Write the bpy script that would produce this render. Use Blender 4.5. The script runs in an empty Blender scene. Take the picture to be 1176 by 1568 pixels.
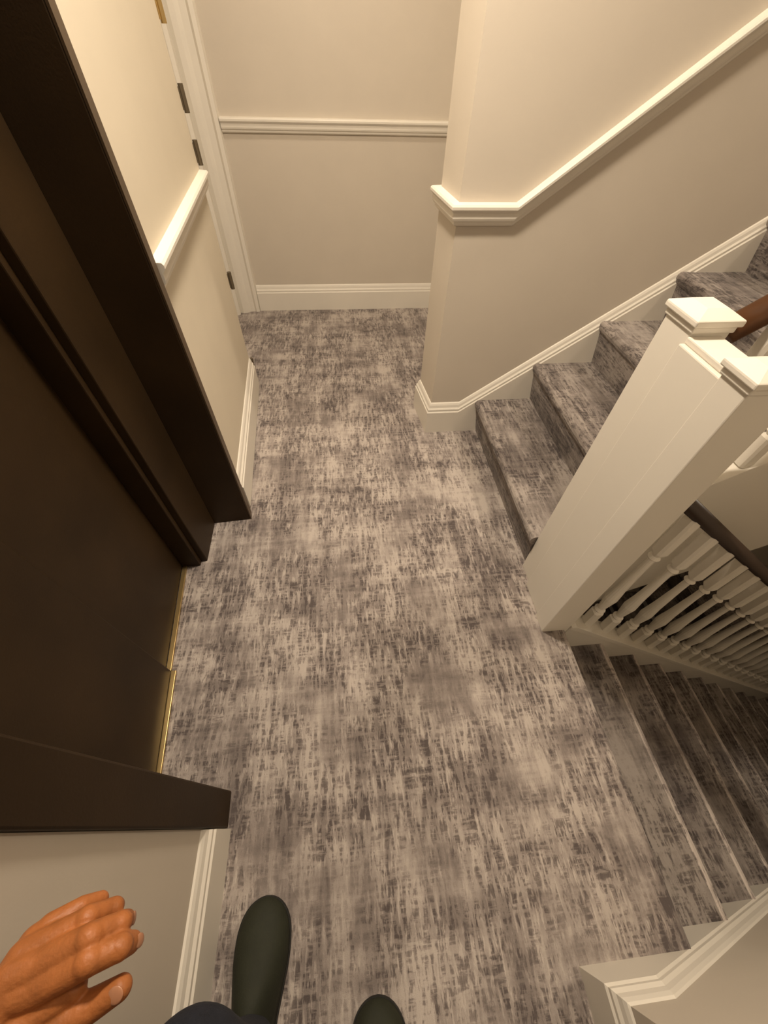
import bpy, bmesh, math
from mathutils import Vector, Matrix
S=1.4   # camera height in metres; layout numbers below are in units of it
sc=bpy.context.scene
try:
    sc.view_settings.view_transform='Standard'
    sc.view_settings.look='None'
except Exception as e: print(e)

# ---------------------------------------------------------------- materials
def newmat(name):
    m=bpy.data.materials.new(name); m.use_nodes=True
    nt=m.node_tree; b=nt.nodes['Principled BSDF']; return m,nt,b
def paint(name,col,rough=0.5,var=0.04,bump=0.05,scale=6,spec=0.4):
    m,nt,b=newmat(name)
    tc=nt.nodes.new('ShaderNodeTexCoord')
    n=nt.nodes.new('ShaderNodeTexNoise'); n.inputs['Scale'].default_value=scale; n.inputs['Detail'].default_value=4
    nt.links.new(tc.outputs['Object'],n.inputs['Vector'])
    r=nt.nodes.new('ShaderNodeValToRGB')
    r.color_ramp.elements[0].position=0.3; r.color_ramp.elements[1].position=0.7
    r.color_ramp.elements[0].color=tuple(c*(1-var) for c in col)+(1,)
    r.color_ramp.elements[1].color=tuple(min(1,c*(1+var)) for c in col)+(1,)
    nt.links.new(n.outputs['Fac'],r.inputs['Fac']); nt.links.new(r.outputs['Color'],b.inputs['Base Color'])
    b.inputs['Roughness'].default_value=rough
    b.inputs['Specular IOR Level'].default_value=spec
    n2=nt.nodes.new('ShaderNodeTexNoise'); n2.inputs['Scale'].default_value=220
    nt.links.new(tc.outputs['Object'],n2.inputs['Vector'])
    bp=nt.nodes.new('ShaderNodeBump'); bp.inputs['Strength'].default_value=bump; bp.inputs['Distance'].default_value=0.002
    nt.links.new(n2.outputs['Fac'],bp.inputs['Height']); nt.links.new(bp.outputs['Normal'],b.inputs['Normal'])
    return m
M_wall=paint('wall_paint',(0.62,0.56,0.475),0.65,0.015)
M_trim=paint('trim_gloss',(0.775,0.735,0.655),0.45,0.01,0.02,6,0.28)
M_ceil=paint('ceiling_paint',(0.8,0.77,0.7),0.8)
M_dark=paint('dark_stained_wood',(0.032,0.018,0.007),0.5,0.25,0.1,3,0.2)
M_dark2=paint('dark_wood_edge',(0.085,0.055,0.030),0.45,0.15,0.1,3)
M_brass=paint('brass',(0.55,0.40,0.18),0.3); M_brass.node_tree.nodes['Principled BSDF'].inputs['Metallic'].default_value=0.9
M_hinge=paint('aged_steel',(0.16,0.13,0.09),0.4); M_hinge.node_tree.nodes['Principled BSDF'].inputs['Metallic'].default_value=0.7
M_hand=paint('handrail_dark',(0.035,0.020,0.012),0.35,0.1)
M_wood=paint('handrail_wood',(0.10,0.040,0.014),0.35,0.3,0.05,12)
M_shoe=paint('olive_suede',(0.017,0.019,0.009),0.75,0.15,0.3,30)
M_sole=paint('shoe_rubber',(0.012,0.012,0.01),0.7)
M_trou=paint('navy_trouser_cloth',(0.012,0.014,0.022),0.9,0.2,0.5,60)
M_jack=paint('jacket_cloth',(0.02,0.02,0.024),0.9,0.2,0.5,60)
M_skin=paint('skin',(0.36,0.125,0.036),0.5,0.18,0.35,40)
M_skin.node_tree.nodes['Principled BSDF'].inputs['Subsurface Weight'].default_value=0.05
M_nail=paint('nail',(0.42,0.20,0.11),0.3)
M_hair=paint('hair',(0.02,0.013,0.008),0.6,0.3,0.6,80)

def carpet(name='distressed_carpet',mul=1.0,flat=0.0):
    m,nt,b=newmat(name)
    L=nt.links.new; N=nt.nodes.new
    tc=N('ShaderNodeTexCoord')
    def noise(scl,detail=3,rough=0.6,loc=(0,0,0),dist=0):
        mp=N('ShaderNodeMapping'); mp.inputs['Scale'].default_value=scl; mp.inputs['Location'].default_value=loc
        L(tc.outputs['Object'],mp.inputs['Vector'])
        n=N('ShaderNodeTexNoise'); n.inputs['Scale'].default_value=1; n.inputs['Detail'].default_value=detail
        n.inputs['Roughness'].default_value=rough; n.inputs['Distortion'].default_value=dist
        L(mp.outputs['Vector'],n.inputs['Vector']); return n.outputs['Fac']
    def math_(op,a,bv,c=None):
        x=N('ShaderNodeMath'); x.operation=op
        for i,v in enumerate((a,bv,c)):
            if v is None: continue
            if isinstance(v,(int,float)): x.inputs[i].default_value=v
            else: L(v,x.inputs[i])
        return x.outputs[0]
    def mr(v,a,bb,ta=0.0,tb=1.0):
        x=N('ShaderNodeMapRange'); x.inputs['From Min'].default_value=a; x.inputs['From Max'].default_value=bb
        x.inputs['To Min'].default_value=ta; x.inputs['To Max'].default_value=tb
        x.interpolation_type='SMOOTHSTEP'
        L(v,x.inputs['Value']); return x.outputs[0]
    def blocks(scl,loc):
        mp=N('ShaderNodeMapping'); mp.inputs['Scale'].default_value=scl; mp.inputs['Location'].default_value=loc
        L(tc.outputs['Object'],mp.inputs['Vector'])
        vo=N('ShaderNodeTexVoronoi'); vo.distance='CHEBYCHEV'; vo.inputs['Scale'].default_value=1
        L(mp.outputs['Vector'],vo.inputs['Vector'])
        sp=N('ShaderNodeSeparateColor'); L(vo.outputs['Color'],sp.inputs['Color']); return sp.outputs[0]
    soft=mr(noise((4.6,3.6,4.6),5,0.62,(3,1,0),.3),0.34,0.66)
    bandv=mr(noise((19,1.9,19),3,0.6,(2,8,0)),0.38,0.62)
    bandh=mr(noise((2.0,15,12),3,0.6,(6,3,0)),0.38,0.62)
    blk=blocks((5.2,3.6,5.2),(.3,.2,.1))
    fv=mr(noise((78,15,78),4,0.66),0.46,0.56)                       # dark flecks lengthwise
    brk=mr(noise((18,90,80),3,0.62,(1,7,2)),0.40,0.56,.22,1)        # broken up across the weave
    fv=math_('MULTIPLY',fv,brk)
    fl2=mr(noise((100,17,100),3,0.65,(9,9,1)),0.52,0.62)            # pale flecks
    fm=mr(noise((5.5,4.5,5.5),4,0.62,(8,1,5)),0.36,0.56,.22,1)
    s=math_('MULTIPLY',soft,0.31)
    s=math_('MULTIPLY_ADD',bandv,0.18,s)
    s=math_('MULTIPLY_ADD',bandh,0.13,s)
    s=math_('MULTIPLY_ADD',blk,0.11,s)
    s=math_('ADD',s,0.18)
    s=math_('MULTIPLY_ADD',math_('MULTIPLY',fv,fm),-0.42,s)
    s=math_('MULTIPLY_ADD',math_('MULTIPLY',fl2,fm),0.20,s)
    grain=noise((260,260,260),2)
    s=math_('MULTIPLY_ADD',grain,0.12,s)
    r=N('ShaderNodeValToRGB'); cr=r.color_ramp
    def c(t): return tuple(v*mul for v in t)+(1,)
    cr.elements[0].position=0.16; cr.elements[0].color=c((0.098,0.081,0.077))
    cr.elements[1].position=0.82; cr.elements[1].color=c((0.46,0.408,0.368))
    e=cr.elements.new(0.48); e.color=c((0.235,0.201,0.184))
    L(s,r.inputs['Fac']); L(r.outputs['Color'],b.inputs['Base Color'])
    b.inputs['Roughness'].default_value=0.8; b.inputs['Sheen Weight'].default_value=0.15*mul
    b.inputs['Specular IOR Level'].default_value=0.15
    pile=noise((500,500,500),2)
    h=math_('MULTIPLY_ADD',s,0.6,math_('MULTIPLY',pile,0.4))
    bp=N('ShaderNodeBump'); bp.inputs['Strength'].default_value=0.5; bp.inputs['Distance'].default_value=0.004
    L(h,bp.inputs['Height']); L(bp.outputs['Normal'],b.inputs['Normal'])
    return m
M_carpet=carpet()
M_tread=carpet('stair_carpet_shaded',.64)  # darkened carpet copy: shade of the descending stairs put into the colour
M_nose=carpet('stair_carpet_lit_nosing',1.2)  # lightened copy: light caught by the nosings painted into the colour
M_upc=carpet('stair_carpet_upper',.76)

# ---------------------------------------------------------------- helpers
def V(x,y,h): return Vector((x*S,y*S,h*S))
def mkobj(name,bm,mat,parent=None,smooth=False):
    bmesh.ops.recalc_face_normals(bm,faces=bm.faces[:])
    me=bpy.data.meshes.new(name); bm.to_mesh(me); bm.free()
    for m in (mat if isinstance(mat,(list,tuple)) else [mat]): me.materials.append(m)
    if smooth:
        for p in me.polygons: p.use_smooth=True
    o=bpy.data.objects.new(name,me); sc.collection.objects.link(o)
    if parent: o.parent=parent
    return o
def empty(name):
    o=bpy.data.objects.new(name,None); sc.collection.objects.link(o); return o
def add_prism(bm,bot,top,mi=0):
    a=[bm.verts.new(p) for p in bot]; b=[bm.verts.new(p) for p in top]; n=len(a)
    fs=[bm.faces.new(a[::-1]),bm.faces.new(b)]
    for i in range(n): fs.append(bm.faces.new((a[i],a[(i+1)%n],b[(i+1)%n],b[i])))
    for f in fs: f.material_index=mi
def foot(bm,pts,h0,h1,mi=0): add_prism(bm,[V(x,y,h0) for x,y in pts],[V(x,y,h1) for x,y in pts],mi)
def side(bm,pts,y0,y1,mi=0): add_prism(bm,[V(x,y0,h) for x,h in pts],[V(x,y1,h) for x,h in pts],mi)
def box(bm,x0,x1,y0,y1,h0,h1,mi=0): foot(bm,[(x0,y0),(x1,y0),(x1,y1),(x0,y1)],h0,h1,mi)
def bevel(o,w=0.003,seg=2):
    m=o.modifiers.new('bev','BEVEL'); m.width=w; m.segments=seg; m.limit_method='ANGLE'; m.angle_limit=math.radians(40)
def sweep(bm,path,prof):
    n=len(path); nr=[]
    for i in range(n-1):
        d=Vector((path[i+1][0]-path[i][0],path[i+1][1]-path[i][1])).normalized(); nr.append(Vector((d.y,-d.x)))
    rings=[]
    for i in range(n):
        if i==0: m=nr[0]
        elif i==n-1: m=nr[-1]
        else: m=(nr[i-1]+nr[i])/(1+nr[i-1].dot(nr[i]))
        x,y,h=path[i]
        rings.append([bm.verts.new(V(x+m.x*o,y+m.y*o,h+u)) for o,u in prof])
    k=len(prof)
    for i in range(n-1):
        for j in range(k):
            bm.faces.new((rings[i][j],rings[i][(j+1)%k],rings[i+1][(j+1)%k],rings[i+1][j]))
    bm.faces.new(rings[0]); bm.faces.new(rings[-1][::-1])
RAIL=[(o*.82,u*.86) for o,u in [(0,0),(.009,0),(.013,.004),(.013,.010),(.019,.014),(.021,.020),(.021,.034),(.025,.038),(.029,.043),(.029,.050),(.025,.055),(0,.057)]]
def BASE(lo=-.004): return [(0,lo),(.015,lo),(.015,.092),(.012,.096),(.012,.104),(.008,.110),(.006,.120),(.003,.127),(0,.13)]

# ---------------------------------------------------------------- shell
CL=1.82; CH=2.9
bm=bmesh.new()
foot(bm,[(-.75,-1.2),(.355,-1.2),(.355,-.235),(.535,-.235),(.535,.402),(.535,1.226),(.535,1.385),(.62,1.385),(.62,2.40),(-.75,2.40)],-.2,0)
side(bm,[(.5351,0),(.543,-.001),(.549,-.004),(.553,-.010),(.555,-.017),(.553,-.026),(.546,-.033),(.5351,-.036)],-.235,.402)
floor=mkobj('floor',bm,M_carpet)
bm=bmesh.new(); box(bm,-.8,.85,-1.25,2.5,CL,CL+.05); box(bm,.80,.85,-1.25,1.6,CL+.05,CH); box(bm,.80,3.4,-1.25,1.6,CH,CH+.05); mkobj('ceiling',bm,M_ceil)
bm=bmesh.new(); box(bm,-.75,.70,2.36,2.45,-.2,CL); mkobj('wall_back',bm,M_wall)
bm=bmesh.new(); box(bm,.56,.70,1.385,2.36,-.2,CL); mkobj('wall_alcove',bm,M_wall)
bm=bmesh.new(); foot(bm,[(.317,1.226),(.86,1.226),(.86,1.385),(.300,1.385)],-.2,CL)
foot(bm,[(.86,1.226),(3.3,1.226),(3.3,1.385),(.86,1.385)],-4.5,CH)
foot(bm,[(.5,1.226),(.86,1.226),(.86,1.385),(.5,1.385)],-4.5,-.2); mkobj('wall_stair',bm,M_wall)
bm=bmesh.new(); foot(bm,[(.355,-.235),(.8,-.235),(.8,-1.2),(.355,-1.2)],-4.5,CL); foot(bm,[(.8,-.235),(3.3,-.235),(3.3,-1.2),(.8,-1.2)],-4.5,CH); mkobj('wall_right',bm,M_wall)
bm=bmesh.new(); box(bm,3.3,3.4,-1.2,1.6,-4.5,CH); mkobj('wall_end',bm,M_wall)
bm=bmesh.new(); box(bm,-.8,.36,-1.25,-1.2,-.2,CL); mkobj('wall_rear',bm,M_wall)
bm=bmesh.new()
foot(bm,[(-.295,.0235),(-.292,-1.2),(-.75,-1.2),(-.75,.0235)],-.2,CL)
foot(bm,[(-.62,.86),(-.62,2.36),(-.75,2.36),(-.75,.86)],-.2,CL)
foot(bm,[(-.30,.0235),(-.34,.86),(-.75,.86),(-.75,.0235)],1.56,CL)
foot(bm,[(-.39,.86),(-.44,1.58),(-.62,1.58),(-.62,.86)],1.5,CL)
foot(bm,[(-.63,.0235),(-.63,.86),(-.75,.86),(-.75,.0235)],-.2,1.56)
mkobj('wall_left',bm,M_wall)
bm=bmesh.new(); box(bm,.44,.50,-.235,1.226,-4.5,-.2); mkobj('wall_stairwell',bm,M_wall)

# trims
def trim(name,path,prof,mat=M_trim):
    bm=bmesh.new(); sweep(bm,path,prof); return mkobj(name,bm,mat)
trim('baseboard_back',[(-.466,2.36,0),(.56,2.36,0),(.56,1.385,0),(.300,1.385,0),(.317,1.226,0),(.425,1.226,0)],BASE())
trim('baseboard_stair',[(.425,1.226,0),(2.2,1.226,.74*1.775)],[(o,(u if u>0 else -.12)) for o,u in BASE(-.09)])
trim('trim_1',[(-.466,2.36,.732),(.56,2.36,.732),(.56,1.385,.70),(.300,1.385,.692),(.317,1.226,.690),(.470,1.226,.690),(2.4,1.226,.690+.732*1.93)],RAIL)
trim('baseboard_left',[(-.292,-1.2,0),(-.295,.0225,0)],BASE())
trim('baseboard_right',[(.425,-.235,0),(.355,-.235,0),(.355,-1.2,0)],BASE())
trim('baseboard_down',[(2.35,-.235,-.785*1.925),(.425,-.235,0)],[(o,(u if u>0 else -.26)) for o,u in BASE(-.28)])

# back door architrave
bm=bmesh.new()
foot(bm,[(-.572,2.36),(-.572,2.325),(-.555,2.318),(-.535,2.322),(-.52,2.335),(-.495,2.338),(-.485,2.330),(-.470,2.334),(-.466,2.36)],0,1.56)
foot(bm,[(-.62,2.36),(-.62,2.30),(-.585,2.29),(-.572,2.30),(-.572,2.36)],0,1.56)
mkobj('trim_2',bm,M_trim)

# ------------------------------------------------- white jib door standing open
d=empty('door_2')
bm=bmesh.new(); foot(bm,[(-.357,.86),(-.405,1.58),(-.437,1.58),(-.389,.86)],.006,1.5); bevel(mkobj('leaf',bm,paint('door_cream',(0.67,0.605,0.485),0.55,.015),d))
bm=bmesh.new(); sweep(bm,[(-.357,.86,.675),(-.405,1.58,.690)],RAIL); mkobj('leaf_rail',bm,M_trim,d)
bm=bmesh.new(); sweep(bm,[(-.357,.86,.006),(-.405,1.58,.006)],BASE(0)); mkobj('leaf_baseboard',bm,M_trim,d)
for i,h in enumerate((.43,.775,.885,.10,1.04)):
    bm=bmesh.new()
    box(bm,-.425,-.402,1.581,1.590,h-.022,h+.022)
    r=bmesh.ops.create_cone(bm,cap_ends=True,segments=12,radius1=.007*S,radius2=.007*S,depth=.056*S)
    bmesh.ops.translate(bm,verts=r['verts'],vec=V(-.399,1.590,h))
    mkobj('hinge_%d'%i,bm,M_brass if i>3 else M_hinge,d)

# ------------------------------------------------- dark door set
d=empty('door_1')
def piece(n,pts,h0,h1,m,bev=.004):
    bm=bmesh.new(); foot(bm,pts,h0,h1); o=mkobj(n,bm,m,d)
    if bev: bevel(o,bev)
    return o
piece('far_casing',[(-.338,.812),(-.342,.842),(-.61,.858),(-.61,.803),(-.452,.803)],0,1.56,M_dark)
piece('far_casing_edge',[(-.334,.812),(-.338,.842),(-.342,.842),(-.338,.812)],0,1.56,M_dark2,0)
piece('far_jamb',[(-.445,.66),(-.449,.803),(-.61,.803),(-.61,.66)],0,1.56,M_dark)
piece('far_stop',[(-.462,.645),(-.462,.66),(-.61,.66),(-.61,.645)],0,1.56,M_dark)
piece('leaf',[(-.512,.645),(-.483,.342),(-.60,.342),(-.60,.645)],.008,1.54,M_dark)
piece('leaf_second',[(-.470,.342),(-.445,.09),(-.58,.09),(-.58,.342)],.008,1.54,M_dark)
piece('near_casing',[(-.288,.085),(-.286,.024),(-.62,.024),(-.62,.085)],0,1.56,M_dark)
piece('head',[(-.29,.085),(-.338,.812),(-.61,.812),(-.61,.085)],1.50,1.56,M_dark)
piece('threshold',[(-.500,.645),(-.471,.342),(-.483,.342),(-.512,.645)],0,.007,M_brass,.001)
piece('threshold_second',[(-.459,.342),(-.436,.09),(-.446,.09),(-.471,.342)],0,.007,M_brass,.001)

# ------------------------------------------------- stairs
def dd(p):
    q=[]
    for a in p:
        if not q or (abs(a[0]-q[-1][0])+abs(a[1]-q[-1][1]))>1e-6: q.append(a)
    return q
def stair_up(bm,x0,n,tread,rise,y0,y1,yfirst):
    for k in range(n):
        xn=x0+tread*k; hb=rise*k; ht=hb+rise; lo=hb-.12 if k else 0
        x2=x0+tread*(k+1)+.031
        p=[(xn+.030,lo),(xn+.030,hb),(xn+.010,ht-.036),(xn+.003,ht-.026),(xn,ht-.016),(xn+.002,ht-.008),(xn+.007,ht-.002),(xn+.014,ht),(x2,ht),(x2,lo)]
        side(bm,dd(p),yfirst if k==0 else y0,y1)
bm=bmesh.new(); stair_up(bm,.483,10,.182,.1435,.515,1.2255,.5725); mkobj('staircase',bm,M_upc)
bm=bmesh.new(); side(bm,[(.66,-.10),(2.33,1.18),(2.33,1.16),(.68,-.12)],.515,1.22); mkobj('trim_soffit',bm,M_ceil)
bm=bmesh.new(); box(bm,2.333,3.3,.50,1.226,1.30,1.435); mkobj('floor_upper',bm,M_carpet)
n=10; T=.18; R=.14
bm=bmesh.new()
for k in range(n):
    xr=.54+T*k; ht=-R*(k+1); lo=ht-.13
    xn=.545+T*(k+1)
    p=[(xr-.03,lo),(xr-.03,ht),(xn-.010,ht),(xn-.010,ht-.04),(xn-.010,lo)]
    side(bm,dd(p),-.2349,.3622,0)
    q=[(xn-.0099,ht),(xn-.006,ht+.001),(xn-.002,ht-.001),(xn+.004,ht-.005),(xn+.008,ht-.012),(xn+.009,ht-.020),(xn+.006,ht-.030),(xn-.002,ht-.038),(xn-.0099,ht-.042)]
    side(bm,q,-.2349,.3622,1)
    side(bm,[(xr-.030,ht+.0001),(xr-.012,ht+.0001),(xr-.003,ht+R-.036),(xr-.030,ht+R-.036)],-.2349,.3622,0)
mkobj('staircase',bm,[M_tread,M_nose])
xe=.54+T*n
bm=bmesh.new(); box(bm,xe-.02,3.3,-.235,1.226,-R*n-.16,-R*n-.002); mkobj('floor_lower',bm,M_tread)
bm=bmesh.new()
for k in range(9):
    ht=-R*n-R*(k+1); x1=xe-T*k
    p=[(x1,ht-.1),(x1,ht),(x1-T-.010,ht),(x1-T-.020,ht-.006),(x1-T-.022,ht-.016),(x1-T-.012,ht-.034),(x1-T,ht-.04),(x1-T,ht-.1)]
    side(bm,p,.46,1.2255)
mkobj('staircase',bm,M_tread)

# strings (white)
bm=bmesh.new()
a=.76
side(bm,[(.561,.012),(.575,.012),(2.3,.012-a*1.725),(2.3,-.26-a*1.725),(.561,-.26)],.3625,.402)
side(bm,[(.561,.022),(.575,.022),(2.3,.022-a*1.725),(2.3,.010-a*1.725),(.561,.010)],.358,.410)
bevel(mkobj('trim_down_string',bm,M_trim),.002)
bm=bmesh.new()
side(bm,[(.57,.27),(.57,-.22),(.66,-.22),(2.33,1.07),(2.33,1.62)],.497,.515)
side(bm,[(.57,.285),(.57,.270),(2.33,1.62),(2.33,1.635)],.488,.53)
bevel(mkobj('trim_up_string',bm,M_trim),.002)
bm=bmesh.new(); box(bm,.5352,.575,.402,.5,-.2,.0); mkobj('trim_landing_fascia',bm,M_trim)

# newels
def newel(name,x0,x1,y0,y1,h0,h1):
    bm=bmesh.new()
    box(bm,x0,x1,y0,y1,h0,h1-.022)
    box(bm,x0-.003,x1+.003,y0-.003,y1+.003,h1-.026,h1-.016)
    e=.007; c=.014
    b=[V(x0-e,y0-e,h1-.016),V(x1+e,y0-e,h1-.016),V(x1+e,y1+e,h1-.016),V(x0-e,y1+e,h1-.016)]
    m_=[V(x0-e,y0-e,h1-.007),V(x1+e,y0-e,h1-.007),V(x1+e,y1+e,h1-.007),V(x0-e,y1+e,h1-.007)]
    t=[V(x0+c,y0+c,h1+.003),V(x1-c,y0+c,h1+.003),V(x1-c,y1-c,h1+.003),V(x0+c,y1-c,h1+.003)]
    vs=[[bm.verts.new(q) for q in r] for r in (b,m_,t)]
    bm.faces.new(vs[0][::-1]); bm.faces.new(vs[2])
    for r in range(2):
        for i in range(4): bm.faces.new((vs[r][i],vs[r][(i+1)%4],vs[r+1][(i+1)%4],vs[r+1][i]))
    o=mkobj(name,bm,M_trim); bevel(o,.003); return o
newel('newel_post',.500,.561,.507,.5715,0,.768)
newel('newel_post',.486,.560,.363,.412,-.35,.762)
bm=bmesh.new(); box(bm,.490,.556,.412,.507,0,.728); box(bm,.497,.550,.412,.507,.728,.738)
bevel(mkobj('trim_newel_infill',bm,M_trim),.003)

# balusters
PR=[(.0,.014,4),(.16,.014,4),(.17,.009,0),(.19,.014,0),(.205,.009,0),(.24,.011,0),(.32,.0155,0),(.42,.012,0),(.62,.0085,0),(.70,.008,0),(.715,.013,0),(.73,.008,0),(.75,.013,0),(.76,.014,4),(1.0,.014,4)]
def baluster(bm,x,y,h0,h1):
    L=h1-h0; prev=None
    for t,r,sq in PR:
        ring=[]
        for i in range(16):
            a_=2*math.pi*i/16+math.pi/16
            if sq:
                c,s_=math.cos(a_),math.sin(a_); k=min(r*.95/max(abs(c),abs(s_)),r*1.3)
            else: k=r
            ring.append(bm.verts.new(V(x+k*math.cos(a_),y+k*math.sin(a_),h0+L*t)))
        if prev:
            for i in range(16): bm.faces.new((prev[i],prev[(i+1)%16],ring[(i+1)%16],ring[i]))
        else: bm.faces.new(ring[::-1])
        prev=ring
    bm.faces.new(prev)
def tube(bm,p0,p1,rx,rz,seg=20):
    d_=(p1-p0).normalized(); s_=d_.cross(Vector((0,0,1))).normalized(); u_=s_.cross(d_)
    A=[];B=[]
    for i in range(seg):
        a_=2*math.pi*i/seg; off=s_*math.cos(a_)*rx*S+u_*math.sin(a_)*rz*S
        A.append(bm.verts.new(p0+off)); B.append(bm.verts.new(p1+off))
    for i in range(seg): bm.faces.new((A[i],A[(i+1)%seg],B[(i+1)%seg],B[i]))
    bm.faces.new(A[::-1]); bm.faces.new(B)
bal=empty('balustrade')
hr=lambda x:.515-.745*(x-.56)
st=lambda x:.022-a*(x-.575)
x=.63
bm=bmesh.new()
while x<2.25:
    baluster(bm,x,.387,st(x)-.004,hr(x)-.008); x+=.083
mkobj('spindles',bm,M_trim,bal,False)
bm=bmesh.new(); tube(bm,V(.572,.387,hr(.572)),V(2.3,.387,hr(2.3)),.019,.015); mkobj('handrail',bm,M_hand,bal,True)
bal=empty('balustrade')
hr2=lambda x:.735+.775*(x-.57)
st2=lambda x:.285+.767*(x-.57)
bm=bmesh.new(); x=.64
while x<2.3:
    baluster(bm,x,.509,st2(x)-.004,hr2(x)-.008); x+=.083
mkobj('spindles',bm,M_trim,bal)
bm=bmesh.new(); tube(bm,V(.578,.532,hr2(.578)-.012),V(2.3,.532,hr2(2.3)-.012),.022,.017); mkobj('handrail',bm,M_wood,bal,True)

# ------------------------------------------------- person
def limb(bm,pts):
    for i,(p,r) in enumerate(pts):
        s_=bmesh.ops.create_uvsphere(bm,u_segments=20,v_segments=14,radius=r)
        bmesh.ops.translate(bm,verts=s_['verts'],vec=p)
        if i:
            p0,r0=pts[i-1]; dv=p-p0
            q=dv.to_track_quat('Z','Y').to_matrix().to_4x4()
            bmesh.ops.create_cone(bm,cap_ends=True,segments=20,radius1=r0,radius2=r,depth=dv.length,matrix=Matrix.Translation((p+p0)/2)@q)
def ell(bm,c,rx,ry,rz,rot=None):
    m=Matrix.Translation(c)@(rot if rot else Matrix.Identity(4))@Matrix.Diagonal((rx,ry,rz,1))
    bmesh.ops.create_uvsphere(bm,u_segments=24,v_segments=16,radius=1,matrix=m)
def fuse(o,vox,it=6,fac=.5):
    m=o.modifiers.new('rm','REMESH'); m.mode='VOXEL'; m.voxel_size=vox; m.use_smooth_shade=True
    s_=o.modifiers.new('sm','SMOOTH'); s_.factor=fac; s_.iterations=it
person=empty('person')
def Z(x,y,z): return V(x,y,z+1)
bm=bmesh.new(); mm=.001
def ch(l): limb(bm,[(Z(*p),r*mm) for p,r in l])
W=(-.258,-.098,-.395)
idx=[((-.222,-.060,-.393),14.5),((-.189,-.0505,-.385),11.6),((-.175,-.0475,-.393),10.4),((-.1735,-.0475,-.405),9.2)]
mid=[((-.222,-.050,-.391),14),((-.193,-.0400,-.386),11.3),((-.1815,-.0365,-.400),10),((-.184,-.0365,-.412),8.8)]
rin=[((-.226,-.041,-.396),13),((-.204,-.0315,-.398),10.5),((-.195,-.029,-.413),9.2),((-.199,-.0295,-.425),8)]
lit=[((-.232,-.034,-.404),12),((-.217,-.026,-.410),9.2),((-.211,-.0245,-.422),8.2),((-.215,-.025,-.431),7)]
thb=[((-.243,-.088,-.402),19),((-.213,-.082,-.407),15.5),((-.189,-.0735,-.408),12),((-.1740,-.0680,-.405),10)]
for f in (idx,mid,rin,lit): ch([(W,20)]+[((-.238,f[0][0][1]*.8-.014,f[0][0][2]),16)]+f)
ch([(W,19)]+thb)
ch([(W,18),((-.222,-.072,-.402),16),((-.204,-.0645,-.402),12)])
for f in (idx,mid,rin):   # knuckle swellings
    for j in (1,2): ell(bm,Z(f[j][0][0],f[j][0][1],f[j][0][2]+.001),f[j][1]*mm*1.12,f[j][1]*mm*1.02,f[j][1]*mm*1.05)
ch([(W,21),((-.262,-.125,-.388),22),((-.258,-.20,-.36),31),((-.235,-.30,-.33),37)])
hand=mkobj('hand_and_forearm',bm,M_skin,person); fuse(hand,.0014,3)
def nail(tip,prev,up,w=5.2,lift=.0075):
    t=Z(*tip);p=Z(*prev); d_=(t-p).normalized(); u_=Vector(up); u_=(u_-d_*u_.dot(d_)).normalized(); s_=d_.cross(u_)
    rot=Matrix((( s_.x,d_.x,u_.x,0),(s_.y,d_.y,u_.y,0),(s_.z,d_.z,u_.z,0),(0,0,0,1)))
    bm=bmesh.new(); ell(bm,t+u_*lift+d_*.001,w*mm,.0072,.0016,rot); return bm
for nm,f,up,l in (('nail_index',idx,(.9,.1,.5),.0080),('nail_middle',mid,(.9,.1,.4),.0075),('nail_thumb',thb,(.1,-.3,1),.0086)):
    mkobj(nm,nail(f[-1][0],f[-2][0],up,6.8 if 'thumb' in nm else 5.5,l),M_nail,person,True)
# trousers
bm=bmesh.new()
ch([((-.200,-.245,-.935),60),((-.197,-.225,-.80),68),((-.188,-.182,-.63),82),((-.165,-.28,-.46),92),((-.145,-.35,-.36),105)])
ch([((-.005,-.385,-.935),60),((-.010,-.375,-.80),68),((-.02,-.345,-.63),80),((-.04,-.36,-.46),92),((-.06,-.37,-.36),105)])
ell(bm,Z(-.10,-.365,-.31),.19,.125,.15)
fuse(mkobj('trousers',bm,M_trou,person),.008,4)
bm=bmesh.new()
ell(bm,Z(-.10,-.375,-.20),.18,.12,.20); ell(bm,Z(-.10,-.38,-.04),.20,.12,.19); ell(bm,Z(-.10,-.385,.03),.22,.10,.09)
ch([((-.235,-.385,.04),62),((-.245,-.375,-.17),52),((-.236,-.31,-.325),46),((-.250,-.24,-.35),42)])
ch([((.035,-.385,.04),62),((.06,-.36,-.14),52),((.04,-.20,-.10),42)])
ch([((-.10,-.385,.06),62),((-.10,-.38,.11),58)])
fuse(mkobj('jacket',bm,M_jack,person),.008,4)
bm=bmesh.new(); ch([((-.10,-.382,.10),52),((-.10,-.375,.15),50)])
ell(bm,Z(-.10,-.37,.215),.075,.092,.105); ell(bm,Z(-.10,-.35,.17),.055,.06,.05)
ell(bm,Z(-.10,-.300,.205),.013,.02,.022); ell(bm,Z(-.10,-.306,.175),.025,.012,.006)
ell(bm,Z(-.155,-.375,.21),.01,.02,.03); ell(bm,Z(-.045,-.375,.21),.01,.02,.03)
fuse(mkobj('head',bm,M_skin,person),.005,3)
bm=bmesh.new(); ell(bm,Z(-.10,-.385,.24),.082,.095,.095); mkobj('hair',bm,M_hair,person,True)
bm=bmesh.new()
for sx in (-.123,-.077): ell(bm,Z(sx,-.312,.215),.011,.008,.007)
mkobj('eyes',bm,M_sole,person,True)
bm=bmesh.new(); ch([((.04,-.20,-.10),26),((.03,-.13,-.075),20),((.03,-.10,-.07),26),((.03,-.085,-.06),20)])
fuse(mkobj('hand_holding_phone',bm,M_skin,person),.004,2)
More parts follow.
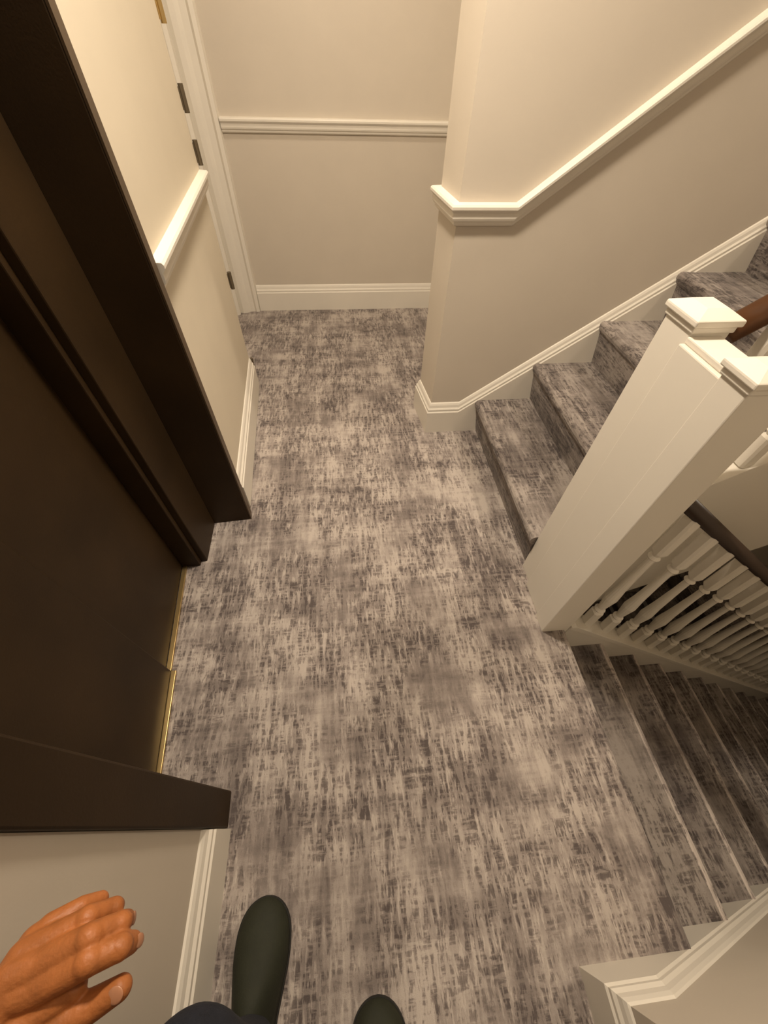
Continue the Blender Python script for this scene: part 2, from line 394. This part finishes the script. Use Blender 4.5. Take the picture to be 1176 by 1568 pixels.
# shoes
def hw(s_):
    f=.064
    if s_<.30: f*=max(.0,1-((.30-s_)/.30)**2.5)**.5
    if s_>.36: f*=1-.26*min(1,(s_-.36)/.34)
    if s_>.78: f*=max(0.0,1-((s_-.78)/.22)**2.2)**.5
    return max(f,.006)
def shoe(name,cx,ty,ang):
    L=.295; bm=bmesh.new(); rings=[]; n=26; m=28
    R_=Matrix.Rotation(ang,3,'Z'); org=V(cx,ty,0)
    for i in range(n+1):
        s_=(1-math.cos(math.pi*i/n))/2
        w=hw(s_); hh=.040+.055*min(1,max(0,(s_-.14)/.42)); hh*= (.25+.75*min(1,s_/.12)**.6)
        ring=[]
        for j in range(m):
            a_=2*math.pi*j/m; c=math.cos(a_); q=math.sin(a_)
            px=w*math.copysign(abs(c)**.8,c); pz=.014+(hh*abs(q)**.85 if q>0 else -.004*abs(q))
            taper=1-(.12 if s_<.4 else .12+.25*min(1,(s_-.4)/.2))*max(0,q)
            ring.append(bm.verts.new(org+R_@Vector((px*taper,-s_*L,pz))))
        rings.append(ring)
    for i in range(n):
        for j in range(m): bm.faces.new((rings[i][j],rings[i][(j+1)%m],rings[i+1][(j+1)%m],rings[i+1][j]))
    bm.faces.new(rings[0]); bm.faces.new(rings[-1][::-1])
    mkobj(name+'_upper',bm,M_shoe,person,True)
    bm=bmesh.new()
    pl=[(hw((1-math.cos(math.pi*i/n))/2)+.0015,-(1-math.cos(math.pi*i/n))/2*(L+.002)+.001) for i in range(n+1)]
    out=pl+[(-x_,y_) for x_,y_ in pl[::-1]]
    add_prism(bm,[org+R_@Vector((x_,y_,.001)) for x_,y_ in out],[org+R_@Vector((x_,y_,.016)) for x_,y_ in out])
    mkobj(name+'_sole',bm,M_sole,person)
shoe('left_shoe',-.195,-.081,math.radians(-4)); shoe('right_shoe',-.012,-.217,math.radians(4))

# ------------------------------------------------- lights
def lamp(name,x,y,h,energy,size,col=(1,.845,.665)):
    e=empty(name)
    bm=bmesh.new(); bmesh.ops.create_cone(bm,cap_ends=True,segments=32,radius1=size*.6,radius2=size*.5,depth=.02,matrix=Matrix.Translation(V(x,y,h)+Vector((0,0,.012))))
    mkobj('fitting',bm,M_trim,e)
    l=bpy.data.lights.new(name+'_bulb','AREA'); l.shape='DISK'; l.size=size; l.energy=energy; l.color=col
    o=bpy.data.objects.new('bulb',l); sc.collection.objects.link(o); o.location=V(x,y,h)-Vector((0,0,.012)); o.parent=e
lamp('alcove_fill_light',-.02,.78,CL-.02,44,.2)
lamp('alcove_fill_light',1.9,.95,CH-.02,52,.25)
lamp('alcove_fill_light',0.0,-.75,CL-.02,7,.16)
lamp('alcove_fill_light',.02,1.85,CL-.02,12,.14)  # fill lamp added in the alcove to brighten the walls, fitting included
w=bpy.data.worlds.new('World'); sc.world=w; w.use_nodes=True
w.node_tree.nodes['Background'].inputs[0].default_value=(1,.85,.68,1); w.node_tree.nodes['Background'].inputs[1].default_value=.15

# ------------------------------------------------- camera
cam=bpy.data.cameras.new('camera'); co=bpy.data.objects.new('camera',cam); sc.collection.objects.link(co)
cam.sensor_fit='VERTICAL'; cam.sensor_height=36; cam.lens=590/1568*36; cam.clip_start=.01
X=Vector((.9954,.0577,-.0774)); U=Vector((.0236,.6317,.7749))
U.normalize(); X=(X-U*X.dot(U)).normalized(); Y=U.cross(X)
M=Matrix((X,Y,U)).to_4x4(); M.translation=Vector((0,0,S))
co.matrix_world=M
sc.camera=co
